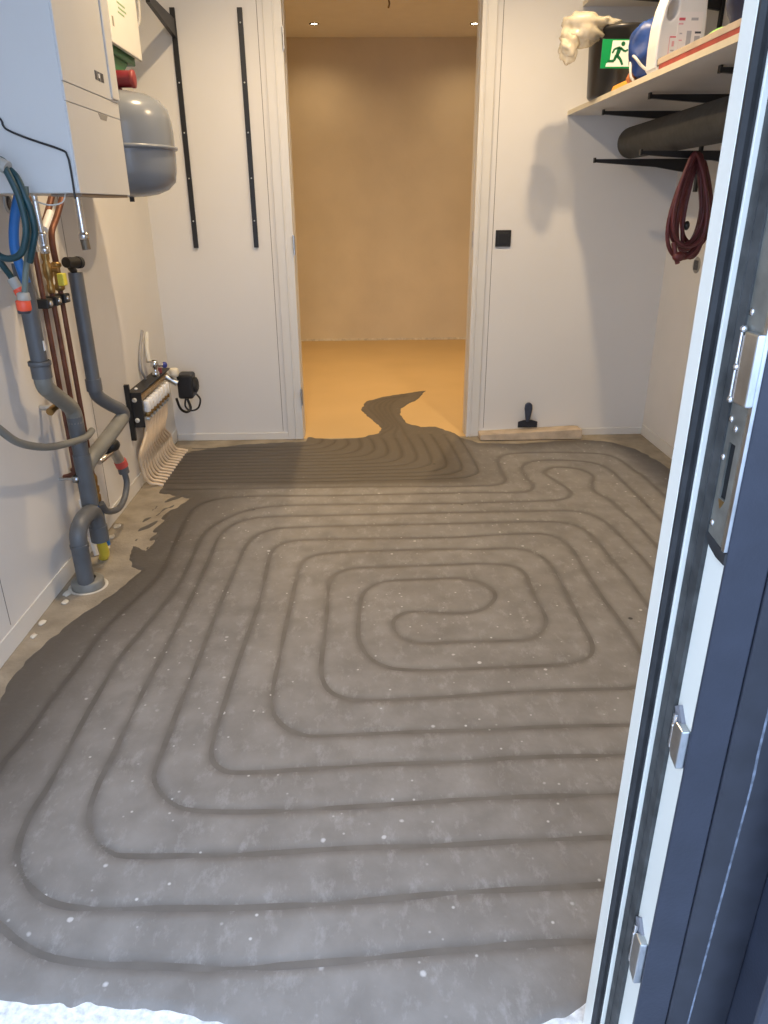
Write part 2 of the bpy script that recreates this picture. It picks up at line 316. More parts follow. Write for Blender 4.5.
def compound_mat(name, ribbon=False):
    M = bpy.data.materials.new(name); M.use_nodes = True; nt = M.node_tree; L = nt.links; b = nt.nodes['Principled BSDF']
    N = nt.nodes.new
    tc = N('ShaderNodeTexCoord')
    def noise(s, d=5, dist=0):
        n = N('ShaderNodeTexNoise'); n.inputs['Scale'].default_value = s; n.inputs['Detail'].default_value = d; n.inputs['Distortion'].default_value = dist
        L.new(tc.outputs['Object'], n.inputs['Vector']); return n.outputs['Fac']
    def ramp(f, a, bb, ca=(0, 0, 0, 1), cb=(1, 1, 1, 1)):
        rp = N('ShaderNodeValToRGB'); e = rp.color_ramp.elements; e[0].position = a; e[1].position = bb; e[0].color = ca; e[1].color = cb
        L.new(f, rp.inputs[0]); return rp.outputs[0]
    def mix(f, a, bb, mode='MIX'):
        mx = N('ShaderNodeMix'); mx.data_type = 'RGBA'; mx.blend_type = mode
        for s, v in ((0, f), (6, a), (7, bb)):
            if isinstance(v, (int, float, tuple)): mx.inputs[s].default_value = v
            else: L.new(v, mx.inputs[s])
        return mx.outputs[2]
    if ribbon:
        col = ramp(noise(14), .3, .7, (.110, .101, .092, 1), (.145, .134, .122, 1))
        at = N('ShaderNodeAttribute'); at.attribute_name = 'fresh'
        col = mix(at.outputs['Fac'], col, (.055, .048, .041, 1))
    else:
        col = ramp(noise(2.2, 6, .4), .3, .72, (.175, .163, .150, 1), (.25, .236, .22, 1))
        col = mix(.35, col, ramp(noise(11, 6), .3, .7, (.13, .122, .114, 1), (.315, .303, .288, 1)))
        at = N('ShaderNodeAttribute'); at.attribute_name = 'fresh'
        col = mix(at.outputs['Fac'], col, (.088, .078, .068, 1))
        at = N('ShaderNodeAttribute'); at.attribute_name = 'groove'
        col = mix(ramp(at.outputs['Fac'], 0, 1, (0, 0, 0, 1), (.55, .55, .55, 1)), col, (.30, .28, .26, 1), 'MULTIPLY')
        bare = col
        # white plaster crumbs and smears
        v = N('ShaderNodeTexVoronoi'); v.inputs['Scale'].default_value = 26; L.new(tc.outputs['Object'], v.inputs['Vector'])
        sp = ramp(v.outputs['Distance'], .045, .11, (1, 1, 1, 1), (0, 0, 0, 1))
        sel = ramp(noise(6, 3), .45, .54)
        m1 = N('ShaderNodeMath'); m1.operation = 'MULTIPLY'; L.new(sp, m1.inputs[0]); L.new(sel, m1.inputs[1])
        col = mix(m1.outputs[0], col, (.55, .54, .52, 1))
        v = N('ShaderNodeTexVoronoi'); v.inputs['Scale'].default_value = 13; L.new(tc.outputs['Object'], v.inputs['Vector'])
        ds = N('ShaderNodeMath'); ds.operation = 'ADD'; L.new(v.outputs['Distance'], ds.inputs[0])
        dn_ = N('ShaderNodeMath'); dn_.operation = 'MULTIPLY'; dn_.inputs[1].default_value = .10; L.new(noise(60, 4), dn_.inputs[0]); L.new(dn_.outputs[0], ds.inputs[1])
        sp = ramp(ds.outputs[0], .10, .14, (1, 1, 1, 1), (0, 0, 0, 1)); m2 = N('ShaderNodeMath'); m2.operation = 'MULTIPLY'; L.new(sp, m2.inputs[0]); L.new(ramp(noise(3.2, 2), .42, .50), m2.inputs[1])
        col = mix(m2.outputs[0], col, (.52, .51, .50, 1))
        mp = N('ShaderNodeMapping'); mp.inputs['Scale'].default_value = (5, 2.6, 1); mp.inputs['Rotation'].default_value = (0, 0, -.1); L.new(tc.outputs['Object'], mp.inputs[0])
        n2 = N('ShaderNodeTexNoise'); n2.inputs['Scale'].default_value = 5; n2.inputs['Detail'].default_value = 8; n2.inputs['Roughness'].default_value = .75; L.new(mp.outputs[0], n2.inputs['Vector'])
        sm = ramp(n2.outputs['Fac'], .53, .80, (0, 0, 0, 1), (.65, .65, .65, 1))
        col = mix(sm, col, (.42, .41, .40, 1))
        at = N('ShaderNodeAttribute'); at.attribute_name = 'fresh'
        col = mix(ramp(at.outputs['Fac'], 0, 1, (0, 0, 0, 1), (.9, .9, .9, 1)), col, bare)
        v = N('ShaderNodeTexVoronoi'); v.inputs['Scale'].default_value = 3.1; L.new(tc.outputs['Object'], v.inputs['Vector'])
        sp = ramp(v.outputs['Distance'], .018, .03, (1, 1, 1, 1), (0, 0, 0, 1)); col = mix(sp, col, (.03, .028, .026, 1))
    L.new(col, b.inputs['Base Color']); b.inputs['Roughness'].default_value = .58
    bp = N('ShaderNodeBump'); bp.inputs['Strength'].default_value = .25; bp.inputs['Distance'].default_value = .003
    L.new(noise(70, 5), bp.inputs['Height']); L.new(bp.outputs[0], b.inputs['Normal'])
    return M
me, ridx, fans, FR = compound()
me.materials.append(compound_mat('damp_levelling_compound'))
lc = bpy.data.objects.new('levelling_compound', me); COL.objects.link(lc)
tag(lc, 'dark grey damp levelling compound spread over the floor with heating pipe grooves', 'compound', kind='stuff')
GM = compound_mat('fresh_groove_fill', True)
def ribbon(pts, wd, z, M):
    vs = []; fs = []; P = [np.array(q[:2]) for q in pts]; N = len(P)
    for i in range(N):
        t = P[min(i+1, N-1)]-P[max(i-1, 0)]; t = t/(np.hypot(*t)+1e-9); nrm = np.array((-t[1], t[0]))*wd/2
        for s in (1, -1): vs.append((*(P[i]+nrm*s), z))
    for i in range(N-1): fs.append((2*i, 2*i+1, 2*i+3, 2*i+2))
    o = MB().add(vs, fs, True).build('pipe_groove', M, lc)
    x0, y0, st, fresh = FR; c = np.array(vs)
    i = np.clip(((c[:, 0]-x0)/st).astype(int), 0, fresh.shape[1]-1); j = np.clip(((c[:, 1]-y0)/st).astype(int), 0, fresh.shape[0]-1)
    at = o.data.attributes.new('fresh', 'FLOAT', 'POINT'); at.data.foreach_set('value', fresh[j, i].astype(np.float32))
    return o
for v in ridx.values(): ribbon(v, .015, .0018, GM)
for v in fans: ribbon([q for q in v if q[1] < 4.0], .010, .0009, GM)
# white primer strip at the threshold
struct(box('trim_threshold', mat('white_primer', (.72, .74, .75), .8, var=.3, scale=70, bump=.5, bscale=90), -.92, .36, .55, .85, -.03, .0008), 'rough white strip along the outer threshold')

# ------------------------------------------------------------------ outside door frame (right-hand jamb)
fr = empty('door_1', (.45, .70, 0), 'white and anthracite outside door frame with steel keepers', None, None, 'structure')
ZT = 2.32
ZB = -.03
box('inner_lip', FRAMEW, .3447, .53, .7322, .7605, ZB, ZT, fr, .001)
MB().prism([(.3452, .7324), (.3454, .7281), (.3501, .7259), (.3551, .7277), (.3562, .7254), (.3575, .7259), (.378, .7259), (.378, .7324)], 'z', ZB, ZT).build('rubber_gasket', RUBBER, fr)
box('white_rib', FRAMEW, .3570, .387, .7227, .7322, ZB, ZT, fr, .0008)
box('rebate_channel', CHAN, .3626, .52, .6908, .7227, ZB, ZT, fr)
box('channel_ridge', CHAN, .3617, .3647, .7061, .7088, ZB, ZT, fr)
box('white_rebate', FRAMEW, .3677, .52, .6520, .6908, ZB, ZT, fr, .0006)
box('outer_cladding', ANTH, .3668, .4130, .6470, .6520, ZB, ZT, fr, .002)
box('outer_cladding', ANTH2, .4135, .5000, .6452, .6520, ZB, ZT, fr, .002)
box('outer_cladding', ANTH, .5005, .60, .5950, .6520, ZB, ZT, fr, .004)
MB().prism([(.4405, .02), (.4430, .02), (.4460, .25), (.4475, .35), (.4500, .53), (.4513, .63), (.4500, .66), (.4486, .80), (.4480, 1.1), (.4465, 1.1), (.4465, .80), (.4468, .66), (.4485, .61), (.4472, .53), (.4452, .40), (.4435, .25)], 'y', .6449, .6456).build('scratch', mat('bare_scratch', (.13, .15, .19), .7, var=.5, scale=80), fr)
# lock keeper plate with latch hole
kp = MB().box(.3650, .3677, .6560, .6692, .9215, 1.60).box(.3650, .3677, .6818, .6944, .9215, 1.60).box(.3650, .3677, .6692, .6818, .9215, .970).box(.3650, .3677, .6692, .6818, 1.0295, 1.60).build('keeper_plate', mat('worn_steel', (.30, .30, .27), .5, .8, var=.3, scale=30), fr)
box('latch_hole', mat('hole_black', (.004, .004, .004), .9), .3672, .3676, .6692, .6818, .970, 1.0295, kp)
box('plate_lip', STEEL, .3632, .3677, .6490, .6560, .9215, 1.60, kp, .0006)
MB().prism([(.6480, .9206), (.6953, .9278), (.6953, .9224), (.6818, .9134), (.6660, .9088), (.6480, .9080)], 'x', .3645, .3679).build('plate_end', RUBBER, kp)
for (yy, zz) in ((.6863, 1.052), (.6746, 1.045), (.6863, .9395), (.6890, 1.0115), (.6854, 1.1555), (.6860, 1.27)):
    MB().ball((.3648, yy, zz), .0018, .0038, .0038, 10, 6).build('screw', CHROME, kp)
MB().prism([(.6700, .969), (.6810, .969), (.6755, .960)], 'x', .3640, .3652).build('hole_lip', BRASS, kp)
rk = box('roller_keeper', STEEL, .3564, .3659, .6500, .6755, 1.072, 1.140, fr, .002)
MB().cyl((.3618, .6809, 1.0745), (.3618, .6809, 1.135), .0026, 10).build('rod', CHROME, rk)
MB().cyl((.3609, .6881, 1.070), (.3609, .6881, 1.1375), .0018, 10).build('rod', CHROME, rk)
for zz in (1.072, 1.104, 1.140): MB().ball((.3605, .6863, zz), .0035, .0042, .0036, 10, 6).build('rod_nut', CHROME, rk)
for za, zb in ((.638, .692), (.258, .335)):
    k = MB().prism([(.6510, za), (.6692, za+.004), (.6746, za+.018), (.6746, zb-.007), (.6692, zb), (.6510, zb)], 'x', .3573, .3677).build('roller_keeper', STEEL, fr, .0015)
    MB().cyl((.3618, .6782, za+.011), (.3618, .6782, zb+.005), .0036, 10).build('rod', CHROME, k)
    MB().prism([(.6746, zb-.011), (.6890, zb+.007), (.6800, zb+.016), (.6656, zb)], 'x', .3632, .3677).build('keeper_cam', mat('grey_cam', (.2, .2, .22), .5), k)
    MB().ball((.3600, .6764, zb-.011), .0036, .0036, .0036, 10, 6).build('screw', CHROME, k)

# ------------------------------------------------------------------ ceiling lamps
def downlight(x, yy, watts, label, hall=False):
    root = empty('downlight', (x, yy, ZC), label, 'lamp', 'hall ceiling spotlights' if hall else 'room ceiling spotlights')
    MB().lathe((x, yy, ZC), [(.024, .0), (.028, -.004), (.038, -.005), (.040, 0)], 24).build('trim_ring', BLACK if hall else TRIMW, root)
    MB().lathe((x, yy, ZC), [(.0005, -.002), (.017, -.002), (.024, -.0005)], 20).build('bulb', mat('lit_bulb', (1, .85, .6), .5, emit=30), root)
    l = bpy.data.lights.new('spot', 'SPOT'); l.energy = watts; l.color = LAMP if not hall else (1, .70, .38)
    l.spot_size = math.radians(165 if not hall else 150); l.spot_blend = .6 if not hall else 1; l.shadow_soft_size = .03
    lo = bpy.data.objects.new('bulb_light', l); COL.objects.link(lo); lo.location = (x, yy, ZC-.012)
    lo.parent = root; lo.matrix_parent_inverse = Matrix.Translation(-root.location)
downlight(.83, 2.9, ROOM_W*4, 'recessed ceiling spotlight nearer the shelf')
downlight(-.30, 2.9, ROOM_W*4, 'recessed ceiling spotlight nearer the boiler')
downlight(-.35, 6.85, HALL_W*.55, 'left of two lit spotlights in the hall ceiling', True)
downlight(.94, 6.85, HALL_W*.55, 'right of two lit spotlights in the hall ceiling', True)
downlight(-.35, 5.2, HALL_W*3, 'unseen added hall spotlight nearer the doorway, left one', True)  # unseen pair, put in as soft general light for the hall
downlight(.94, 5.2, HALL_W*3, 'unseen added hall spotlight nearer the doorway, right one', True)
cw = tag(MB().tube(smooth([(.215, 5.95, ZC), (.215, 5.95, ZC-.03), (.22, 5.95, ZC-.06), (.213, 5.95, ZC-.085)]), .006, 8).build('ceiling_wire', mat('brown_wire', (.20, .12, .05), .5)), 'short loose wire hanging from the hall ceiling', 'wire')

# ------------------------------------------------------------------ boiler
bo = empty('boiler', (XL, 2.25, 1.28), 'white wall-hung boiler at top left with a dark badge', 'boiler')
box('body', BOILW, XL, -.7195, 2.035, 2.47, 1.283, 2.12, bo, .004)
uc = box('upper_cover', BOILW, -.7200, -.7150, 2.0355, 2.470, 1.533, 2.12, bo, .002)
box('cover_ridge', BOILW, -.716, -.710, 2.405, 2.470, 1.538, 2.12, uc, .004)
for i, (a, b_) in enumerate(((2.285, 2.303), (2.309, 2.327), (2.333, 2.356))):
    box('badge_letter', INK, -.7155, -.7142, a, b_, 1.570, 1.592, uc)
box('badge_mark', WHITE, -.7145, -.7138, 2.313, 2.321, 1.577, 1.587, uc)
box('middle_strip', BOILW, -.7200, -.7160, 2.036, 2.470, 1.4905, 1.5315, bo, .0015)
lcv = box('lower_cover', BOILW, -.7200, -.7165, 2.036, 2.470, 1.283, 1.489, bo, .0015)
MB().prism([(2.27, 1.488), (2.35, 1.488), (2.335, 1.474), (2.285, 1.474)], 'x', -.7180, -.7160).build('finger_notch', mat('notch_grey', (.25, .24, .22), .6), lcv)
MB().tube(smooth([(-1.0, 2.030, 1.60), (-.93, 2.030, 1.50), (-.882, 2.030, 1.453), (-.876, 2.030, 1.436), (-.864, 2.030, 1.425), (-.819, 2.030, 1.407), (-.744, 2.030, 1.382), (-.732, 2.030, 1.369), (-.729, 2.030, 1.341), (-.729, 2.030, 1.270)]), .0026, 8).build('power_cable', BLACK, bo)
MB().tube(smooth([(-.762, 2.06, 1.284), (-.775, 2.06, 1.262), (-.81, 2.06, 1.256), (-.845, 2.06, 1.268), (-.85, 2.06, 1.284)]), .002, 6).build('wire_loop', PALE, bo)
box('drip_edge', mat('brown_edge', (.25, .18, .12), .6), -.80, -.722, 2.06, 2.46, 1.276, 1.284, bo)

# ------------------------------------------------------------------ expansion vessel
vx, vy = -.865, 3.0
ev = empty('expansion_vessel', (vx, vy, 1.28), 'grey enamelled expansion vessel behind the boiler', 'vessel')
R = .178
prof = [(.001, 1.283), (.05, 1.285), (.10, 1.293), (.14, 1.309), (.168, 1.335), (.175, 1.37), (R, 1.41), (R, 1.445)]
prof += [(R, 1.455), (R, 1.50), (.174, 1.54), (.166, 1.575), (.14, 1.603), (.10, 1.622), (.05, 1.632), (.001, 1.634)]
MB().lathe((vx, vy, 0), prof, 40).build('tank', VESS, ev)
MB().lathe((vx, vy, 0), [(R-.002, 1.439), (R+.009, 1.443), (R+.010, 1.452), (R-.002, 1.456)], 40).build('seam_flange', VESS, ev)
MB().cyl((vx, vy, 1.268), (vx, vy, 1.290), .009, 10).build('fill_valve', BLACK, ev)
MB().cyl((vx, vy, 1.625), (vx, vy, 1.660), .018, 14, .014).build('neck', RED, ev)
MB().cyl((vx-.09, vy-.02, 1.669), (vx+.055, vy-.01, 1.669), .027, 20).build('red_valve_body', RED, ev)
MB().lathe((vx+.055, vy-.01, 1.669), [(.027, 0), (.029, .003), (.029, .012), (.02, .014), (.001, .014)], 20, 'x').build('red_cap', mat('faded_red', (.24, .03, .03), .5), ev)
MB().cyl((vx-.01, vy, 1.69), (vx-.01, vy, 1.712), .006, 8).build('riser', STEEL, ev)

# ------------------------------------------------------------------ white and green control box over the vessel
cb = empty('control_box', (XL, 3.15, 1.78), 'white-fronted box with green underside hung above the grey vessel', 'box')
box('green_back', GREEN, XL, -.872, 2.99, 3.31, 1.755, 2.20, cb, .004)
MB().prism([(2.99, 1.76), (3.26, 1.76), (3.17, 1.713), (3.02, 1.713)], 'x', -1.04, -.885).build('green_socket', GREEN, cb)
MB().cyl((-.905, 2.985, 1.740), (-.905, 3.02, 1.735), .022, 16).build('cable_gland', PALE, cb)
fp = box('front_panel', mat('cream_panel', (.68, .67, .62), .4, var=.02), -.866, -.850, 2.965, 3.335, 1.777, 2.20, cb, .003)
for i, (a, b_, z) in enumerate(((3.075, 3.17, 1.915), (3.085, 3.18, 1.900), (3.075, 3.15, 1.885))):
    box('print_line', mat('green_print', (.25, .38, .2), .6), -.8505, -.8494, a, b_, z, z+.006, fp)
box('print_block', mat('grey_print', (.25, .24, .2), .6), -.8505, -.8494, 2.99, 3.008, 1.83, 1.86, fp)
MB().tube(smooth([(-.85, 3.35, 2.2), (-.845, 3.36, 1.98), (-.855, 3.35, 1.90), (-.90, 3.34, 1.86)]), .006, 8).build('clear_hose', mat('clear_hose', (.6, .58, .54), .25, alpha=.5), cb)

# ------------------------------------------------------------------ drain pipes
dr = empty('drain_pipe', (-1.01, 2.34, 0), 'grey plastic drain stack with side branch and floor foot', 'pipe')
PX = -1.005
def pipe(name, pts, r_, M, parent, k=5, n=16): return MB().tube(smooth(pts, k) if k > 1 else pts, r_, n).build(name, M, parent)
pipe('pipe_section', [(PX, 2.27, 1.10), (PX, 2.27, 1.0), (PX, 2.27, .80)], .025, PVCG, dr)
pipe('socket', [(PX, 2.27, .81), (PX, 2.27, .76)], .030, PVCG, dr, 1)
MB().lathe((PX, 2.27, .0), [(.030, .798), (.034, .80), (.034, .812), (.030, .814)], 20).build('socket_rim', PVCG, dr)
pipe('bend', [(PX, 2.27, .77), (PX, 2.272, .742), (PX, 2.295, .715), (PX, 2.42, .635), (PX, 2.448, .612), (PX, 2.46, .585), (PX, 2.46, .56)], .027, PVCL, dr)
pipe('pipe_section', [(PX, 2.46, .585), (PX, 2.46, .40)], .027, PVCG, dr, 1)
pipe('socket', [(PX, 2.46, .445), (PX, 2.46, .25)], .030, PVCG, dr, 1)
pipe('branch', [(PX, 2.462, .375), (PX+.008, 2.51, .408), (PX+.03, 2.66, .446), (PX+.045, 2.78, .478), (PX+.05, 2.80, .485)], .027, PVCL, dr)
pipe('branch_bend', [(PX+.045, 2.78, .478), (PX+.050, 2.808, .492), (PX+.045, 2.80, .515), (PX+.025, 2.75, .55), (PX+.004, 2.705, .59), (PX, 2.687, .62), (PX, 2.685, .66)], .025, PVCG, dr)
pipe('pipe_section', [(PX, 2.685, .64), (PX, 2.685, 1.04)], .025, PVCG, dr, 1)
pipe('socket', [(PX, 2.685, .62), (PX, 2.685, .665)], .0285, PVCG, dr, 1)
pipe('trap', [(PX+.01, 2.468, .105), (PX+.01, 2.468, .17), (PX+.01, 2.455, .215), (PX+.01, 2.415, .240), (PX+.01, 2.335, .240), (PX+.01, 2.292, .215), (PX+.01, 2.282, .17), (PX+.01, 2.282, .02)], .029, PVCG, dr)
pipe('socket', [(PX+.01, 2.468, .105), (PX+.01, 2.468, .165)], .0325, PVCG, dr, 1)
pipe('socket', [(PX+.01, 2.282, .165), (PX+.01, 2.282, .178)], .0315, PVCG, dr, 1)
MB().lathe((PX+.005, 2.305, 0), [(.056, .0), (.056, .026), (.050, .032), (.03, .034)], 28).build('floor_flange', PVCL, dr)
ft = MB().lathe((PX+.005, 2.305, 0), [(.057, .001), (.062, .004), (.068, .001)], 28).build('foam_ring', DRYM, dr)
box('sticker', WHITE, PX+.024, PX+.0262, 2.262, 2.272, .845, .875, dr)
sp = empty('siphon_cap', (PX, 2.66, 1.04), 'black capped siphon on the right-hand grey drain pipe', 'cap')
MB().cyl((PX+.0, 2.615, 1.078), (PX+.018, 2.675, 1.074), .0175, 16).build('body', BLACK, sp)
MB().cyl((PX+.017, 2.672, 1.074), (PX+.021, 2.688, 1.073), .020, 16).build('cap', RUBBER, sp)
pipe('elbow', [(PX+.003, 2.632, 1.075), (PX, 2.655, 1.058), (PX, 2.675, 1.045)], .012, BLACK, sp)

# ------------------------------------------------------------------ copper pipes
CXP = -1.045
def copper(yy, ztop, label, pts=None):
    c = empty('copper_pipe', (CXP, yy, 0), label, 'pipe', 'vertical copper pipes under the boiler')
    pipe('tube', [(CXP, yy, ztop), (CXP, yy, .60)]+([(CXP, yy, .19)] if pts else [(CXP, yy, .40), (CXP-.012, yy, .365), (XL-.01, yy, .352)]), .0085, COPPER, c, 4, 12)
    k = box('clip', BLACK, CXP-.03, CXP+.022, yy-.022, yy+.022, .945, .975, c, .004)
    MB().ball((CXP+.022, yy, .96), .006, .012, .010, 10, 6).build('clip_screw', CHROME, k)
    return c
c1 = copper(2.478, 1.13, 'copper pipe nearest the thick drain pipe')
MB().cyl((CXP, 2.478, 1.12), (CXP, 2.478, 1.155), .015, 12).build('nut', CHROME, c1)
c2 = copper(2.553, 1.02, 'middle copper pipe with the long brass valve')
MB().lathe((CXP, 2.553, 0), [(.010, .985), (.013, .99), (.013, 1.01), (.010, 1.015), (.011, 1.03), (.016, 1.04), (.016, 1.075), (.010, 1.085), (.013, 1.095), (.013, 1.125), (.008, 1.13)], 14).build('brass_valve', BRASS, c2)
MB().cyl((CXP, 2.553, 1.06), (CXP+.035, 2.553, 1.06), .008, 10).build('valve_stem', BRASS, c2)
c3 = copper(2.628, 1.03, 'copper pipe with the yellow handled valve', True)
pipe('upper_tube', [(CXP+.0, 2.628, 1.00), (CXP, 2.632, 1.07), (CXP, 2.630, 1.14), (CXP, 2.648, 1.18), (CXP, 2.71, 1.222), (CXP, 2.79, 1.285)], .0105, COPPER, c3, 5, 12)
MB().lathe((CXP, 2.628, 0), [(.010, .985), (.017, .99), (.017, 1.0), (.012, 1.01), (.012, 1.06), (.018, 1.065), (.018, 1.075), (.010, 1.08)], 12).build('brass_valve', BRASS, c3)
box('valve_handle', YELLOW, CXP+.014, CXP+.036, 2.582, 2.614, 1.005, 1.045, c3, .003)
MB().lathe((CXP, 2.628, 0), [(.010, .19), (.017, .20), (.017, .225), (.012, .23), (.017, .24), (.017, .26), (.012, .265), (.015, .28), (.015, .30), (.010, .31)], 12).build('lower_fitting', BRASS, c3)
c4 = tag(pipe('copper_pipe', [(CXP, 2.56, 1.18), (CXP, 2.63, 1.23), (CXP, 2.70, 1.29)], .0105, COPPER, None, 5, 12), 'short slanting copper pipe entering the boiler underside', 'pipe')
tag(pipe('copper_pipe', [(CXP-.02, 2.49, 1.16), (CXP-.02, 2.56, 1.29)], .009, COPPER, None, 1, 12), 'copper stub behind the chrome flexible hose', 'pipe')
tag(pipe('pipe_sleeve', [(-1.028, 2.54, 1.185), (-1.028, 2.615, 1.235)], .012, WHITE, None, 1, 12), 'small white sleeve between the copper pipes', 'sleeve')
f1 = empty('flexible_hose', (-1.0, 2.445, 1.13), 'chrome flexible hose behind the teal garden hose', 'hose', 'chrome flexible hoses')
pipe('sleeve', [(-1.0, 2.44, 1.288), (-1.0, 2.443, 1.225), (-1.0, 2.448, 1.17)], .0095, CHROME, f1)
MB().lathe((-1.0, 2.448, 0), [(.009, 1.115), (.015, 1.118), (.015, 1.135), (.011, 1.138), (.014, 1.145), (.014, 1.165), (.016, 1.17), (.016, 1.178), (.009, 1.18)], 12).build('nut', CHROME, f1)
f2 = empty('flexible_hose', (-.87, 2.444, 1.12), 'chrome flexible hose dangling loose under the boiler corner', 'hose', 'chrome flexible hoses')
pipe('sleeve', [(-.87, 2.44, 1.290), (-.87, 2.442, 1.23), (-.87, 2.444, 1.165)], .0105, CHROME, f2)
MB().lathe((-.87, 2.444, 0), [(.010, 1.155), (.016, 1.158), (.016, 1.172), (.012, 1.178)], 12).build('nut', CHROME, f2)
MB().cyl((-.87, 2.444, 1.158), (-.868, 2.446, 1.127), .013, 12).build('fitting', mat('dull_bronze', (.22, .18, .13), .5, .6), f2)

# ------------------------------------------------------------------ valves low on the wall
tp = empty('drain_tap', (XL, 2.41, .62), 'small brass drain tap behind the hanging grey hose', 'tap')
MB().cyl((XL, 2.40, .632), (XL+.045, 2.40, .630), .010, 10).build('stem', STEEL, tp)
MB().cyl((XL+.045, 2.365, .625), (XL+.050, 2.445, .637), .013, 12, .010).build('body', BRASS, tp)
MB().cyl((XL+.045, 2.435, .636), (XL+.062, 2.437, .638), .015, 12).build('handle', BLACK, tp)
pc = empty('pipe_clip', (XL, 2.43, .36), 'small steel pipe clip on wall beside the drain stack', 'clip')
MB().cyl((XL, 2.44, .36), (XL+.06, 2.44, .36), .005, 8).build('stud', STEEL, pc)
MB().lathe((XL+.06, 2.44, .36), [(.012, -.01), (.014, -.01), (.014, .01), (.012, .01)], 14).build('band', STEEL, pc)
va = empty('water_valve', (-1.03, 2.84, .25), 'chrome water valve with black handle and red ring', 'valve')
MB().ball((-1.015, 2.80, .37), .030, .036, .026, 14, 9).build('handle', BLACK, va)
MB().cyl((-1.04, 2.70, .335), (-1.02, 2.80, .345), .013, 12).build('arm', CHROME, va)
MB().cyl((-1.02, 2.81, .355), (-1.008, 2.84, .285), .020, 14, .022).build('body', STEEL, va)
MB().cyl((-1.008, 2.838, .292), (-1.004, 2.846, .265), .025, 16).build('red_ring', mat('coral_ring', (.55, .08, .06), .45), va)
MB().cyl((-1.004, 2.846, .266), (-1.002, 2.85, .235), .022, 14).build('collar', PVCG, va)
pipe('outlet_hose', [(-1.002, 2.85, .24), (-.998, 2.85, .19), (-1.0, 2.80, .14), (-1.005, 2.72, .125), (-1.015, 2.63, .155), (-1.02, 2.60, .20)], .0125, PVCG, va)
tag(pipe('blue_pipe', [(-1.045, 2.640, .003), (-1.045, 2.632, .09), (-1.045, 2.628, .188)], .017, BLUE, None), 'short blue pipe rising from floor beside the yellow stub', 'pipe')
tag(pipe('yellow_pipe', [(-1.02, 2.53, .002), (-1.0, 2.50, .04), (-.996, 2.472, .103)], .018, YELL2, None), 'yellow pipe stub under the drain trap', 'pipe')
tag(pipe('white_conduit', [(-1.070, 2.545, .24), (-1.065, 2.55, .13), (-1.055, 2.555, .003)], .010, WHITE, None), 'thin white conduit behind the drain trap', 'conduit')
for i, (x, yy, s) in enumerate(((-1.055, 2.25, .014), (-1.04, 2.19, .012), (-1.04, 2.62, .018), (-1.05, 2.72, .014), (-1.06, 2.83, .016), (-1.065, 2.06, .012), (-1.06, 1.98, .010))):
    fn = lambda d: 1+.3*math.sin(d.x*7+i)*math.sin(d.y*6)
    tag(MB().ball((x, yy, .002), s, s*1.5, s*.3, 10, 6, fn).build('plaster_crumb', DRYM), 'white plaster crumb on the bare concrete by the left wall', 'crumb', 'plaster crumbs by the left wall')
wo = tag(MB().lathe((XL, 2.457, 1.264), [(.030, 0), (.033, .004), (.024, .006), (.022, .0), (.020, -.03), (.001, -.03)], 22, 'x').build('wall_outlet', mat('grey_ring', (.5, .49, .47), .5)), 'round open pipe sleeve in the wall beside the blue hose', 'outlet')
MB().lathe((XL, 2.457, 1.264), [(.001, .0025), (.021, .0025), (.021, .0015)], 20, 'x').build('opening', INK, wo)

# ------------------------------------------------------------------ hoses at the left edge
gh = empty('garden_hose', (-.90, 1.97, 1.0), 'coiled dark teal garden hose hanging by the boiler side', 'hose')
TR = .0085
pipe('strand', [(-.93, 1.99, 1.37), (-.873, 1.975, 1.357), (-.858, 1.97, 1.339), (-.838, 1.965, 1.317), (-.826, 1.96, 1.279), (-.817, 1.96, 1.240), (-.819, 1.965, 1.194), (-.835, 1.97, 1.155), (-.852, 1.98, 1.122)], TR, TEAL, gh, 6, 12)
pipe('strand', [(-.90, 1.98, 1.385), (-.862, 1.955, 1.344), (-.845, 1.95, 1.308), (-.835, 1.95, 1.268), (-.832, 1.95, 1.210), (-.845, 1.95, 1.163), (-.864, 1.95, 1.139), (-.895, 1.95, 1.132), (-.925, 1.955, 1.147), (-.96, 1.97, 1.18)], TR, TEAL, gh, 6, 12)
pipe('strand', [(-.965, 2.02, 1.16), (-.952, 2.03, 1.123), (-.945, 2.04, 1.10), (-.940, 2.05, 1.082), (-.936, 2.05, 1.068)], TR, TEAL, gh, 6, 12)
MB().cyl((-.90, 1.965, 1.362), (-.852, 1.957, 1.338), .016, 14).build('coupling', mat('grey_coupling', (.36, .35, .32), .5), gh)
k = MB().cyl((-.938, 2.05, 1.076), (-.926, 2.05, 1.048), .0135, 14).build('coupling', mat('grey_coupling2', (.36, .35, .32), .5), gh)
MB().cyl((-.927, 2.05, 1.050), (-.917, 2.05, 1.030), .0145, 14, .0165).build('orange_ring', ORANGE, k)
g2 = empty('water_hose', (-.87, 1.93, 1.0), 'grey-green hose ending in an orange quick connector', 'hose')
pipe('hose', [(-.842, 2.012, 1.300), (-.850, 2.010, 1.221), (-.862, 2.005, 1.150), (-.879, 2.0, 1.085), (-.891, 2.0, 1.036)], .0078, mat('grey_green_hose', (.13, .16, .14), .45, var=.15), g2, 6, 12)
k = MB().lathe((-.894, 2.0, 0), [(.009, 1.046), (.016, 1.043), (.017, 1.026), (.015, 1.024)], 18).build('collar', mat('beige_collar', (.42, .38, .32), .5), g2)
MB().lathe((-.898, 2.0, 0), [(.015, 1.026), (.0185, 1.024), (.0185, 1.002), (.016, .998)], 18).build('orange_connector', ORANGE, g2)
MB().lathe((-.900, 2.0, 0), [(.016, 1.0), (.016, .992), (.010, .990), (.010, 1.0), (.001, 1.0)], 18).build('connector_mouth', INK, g2)
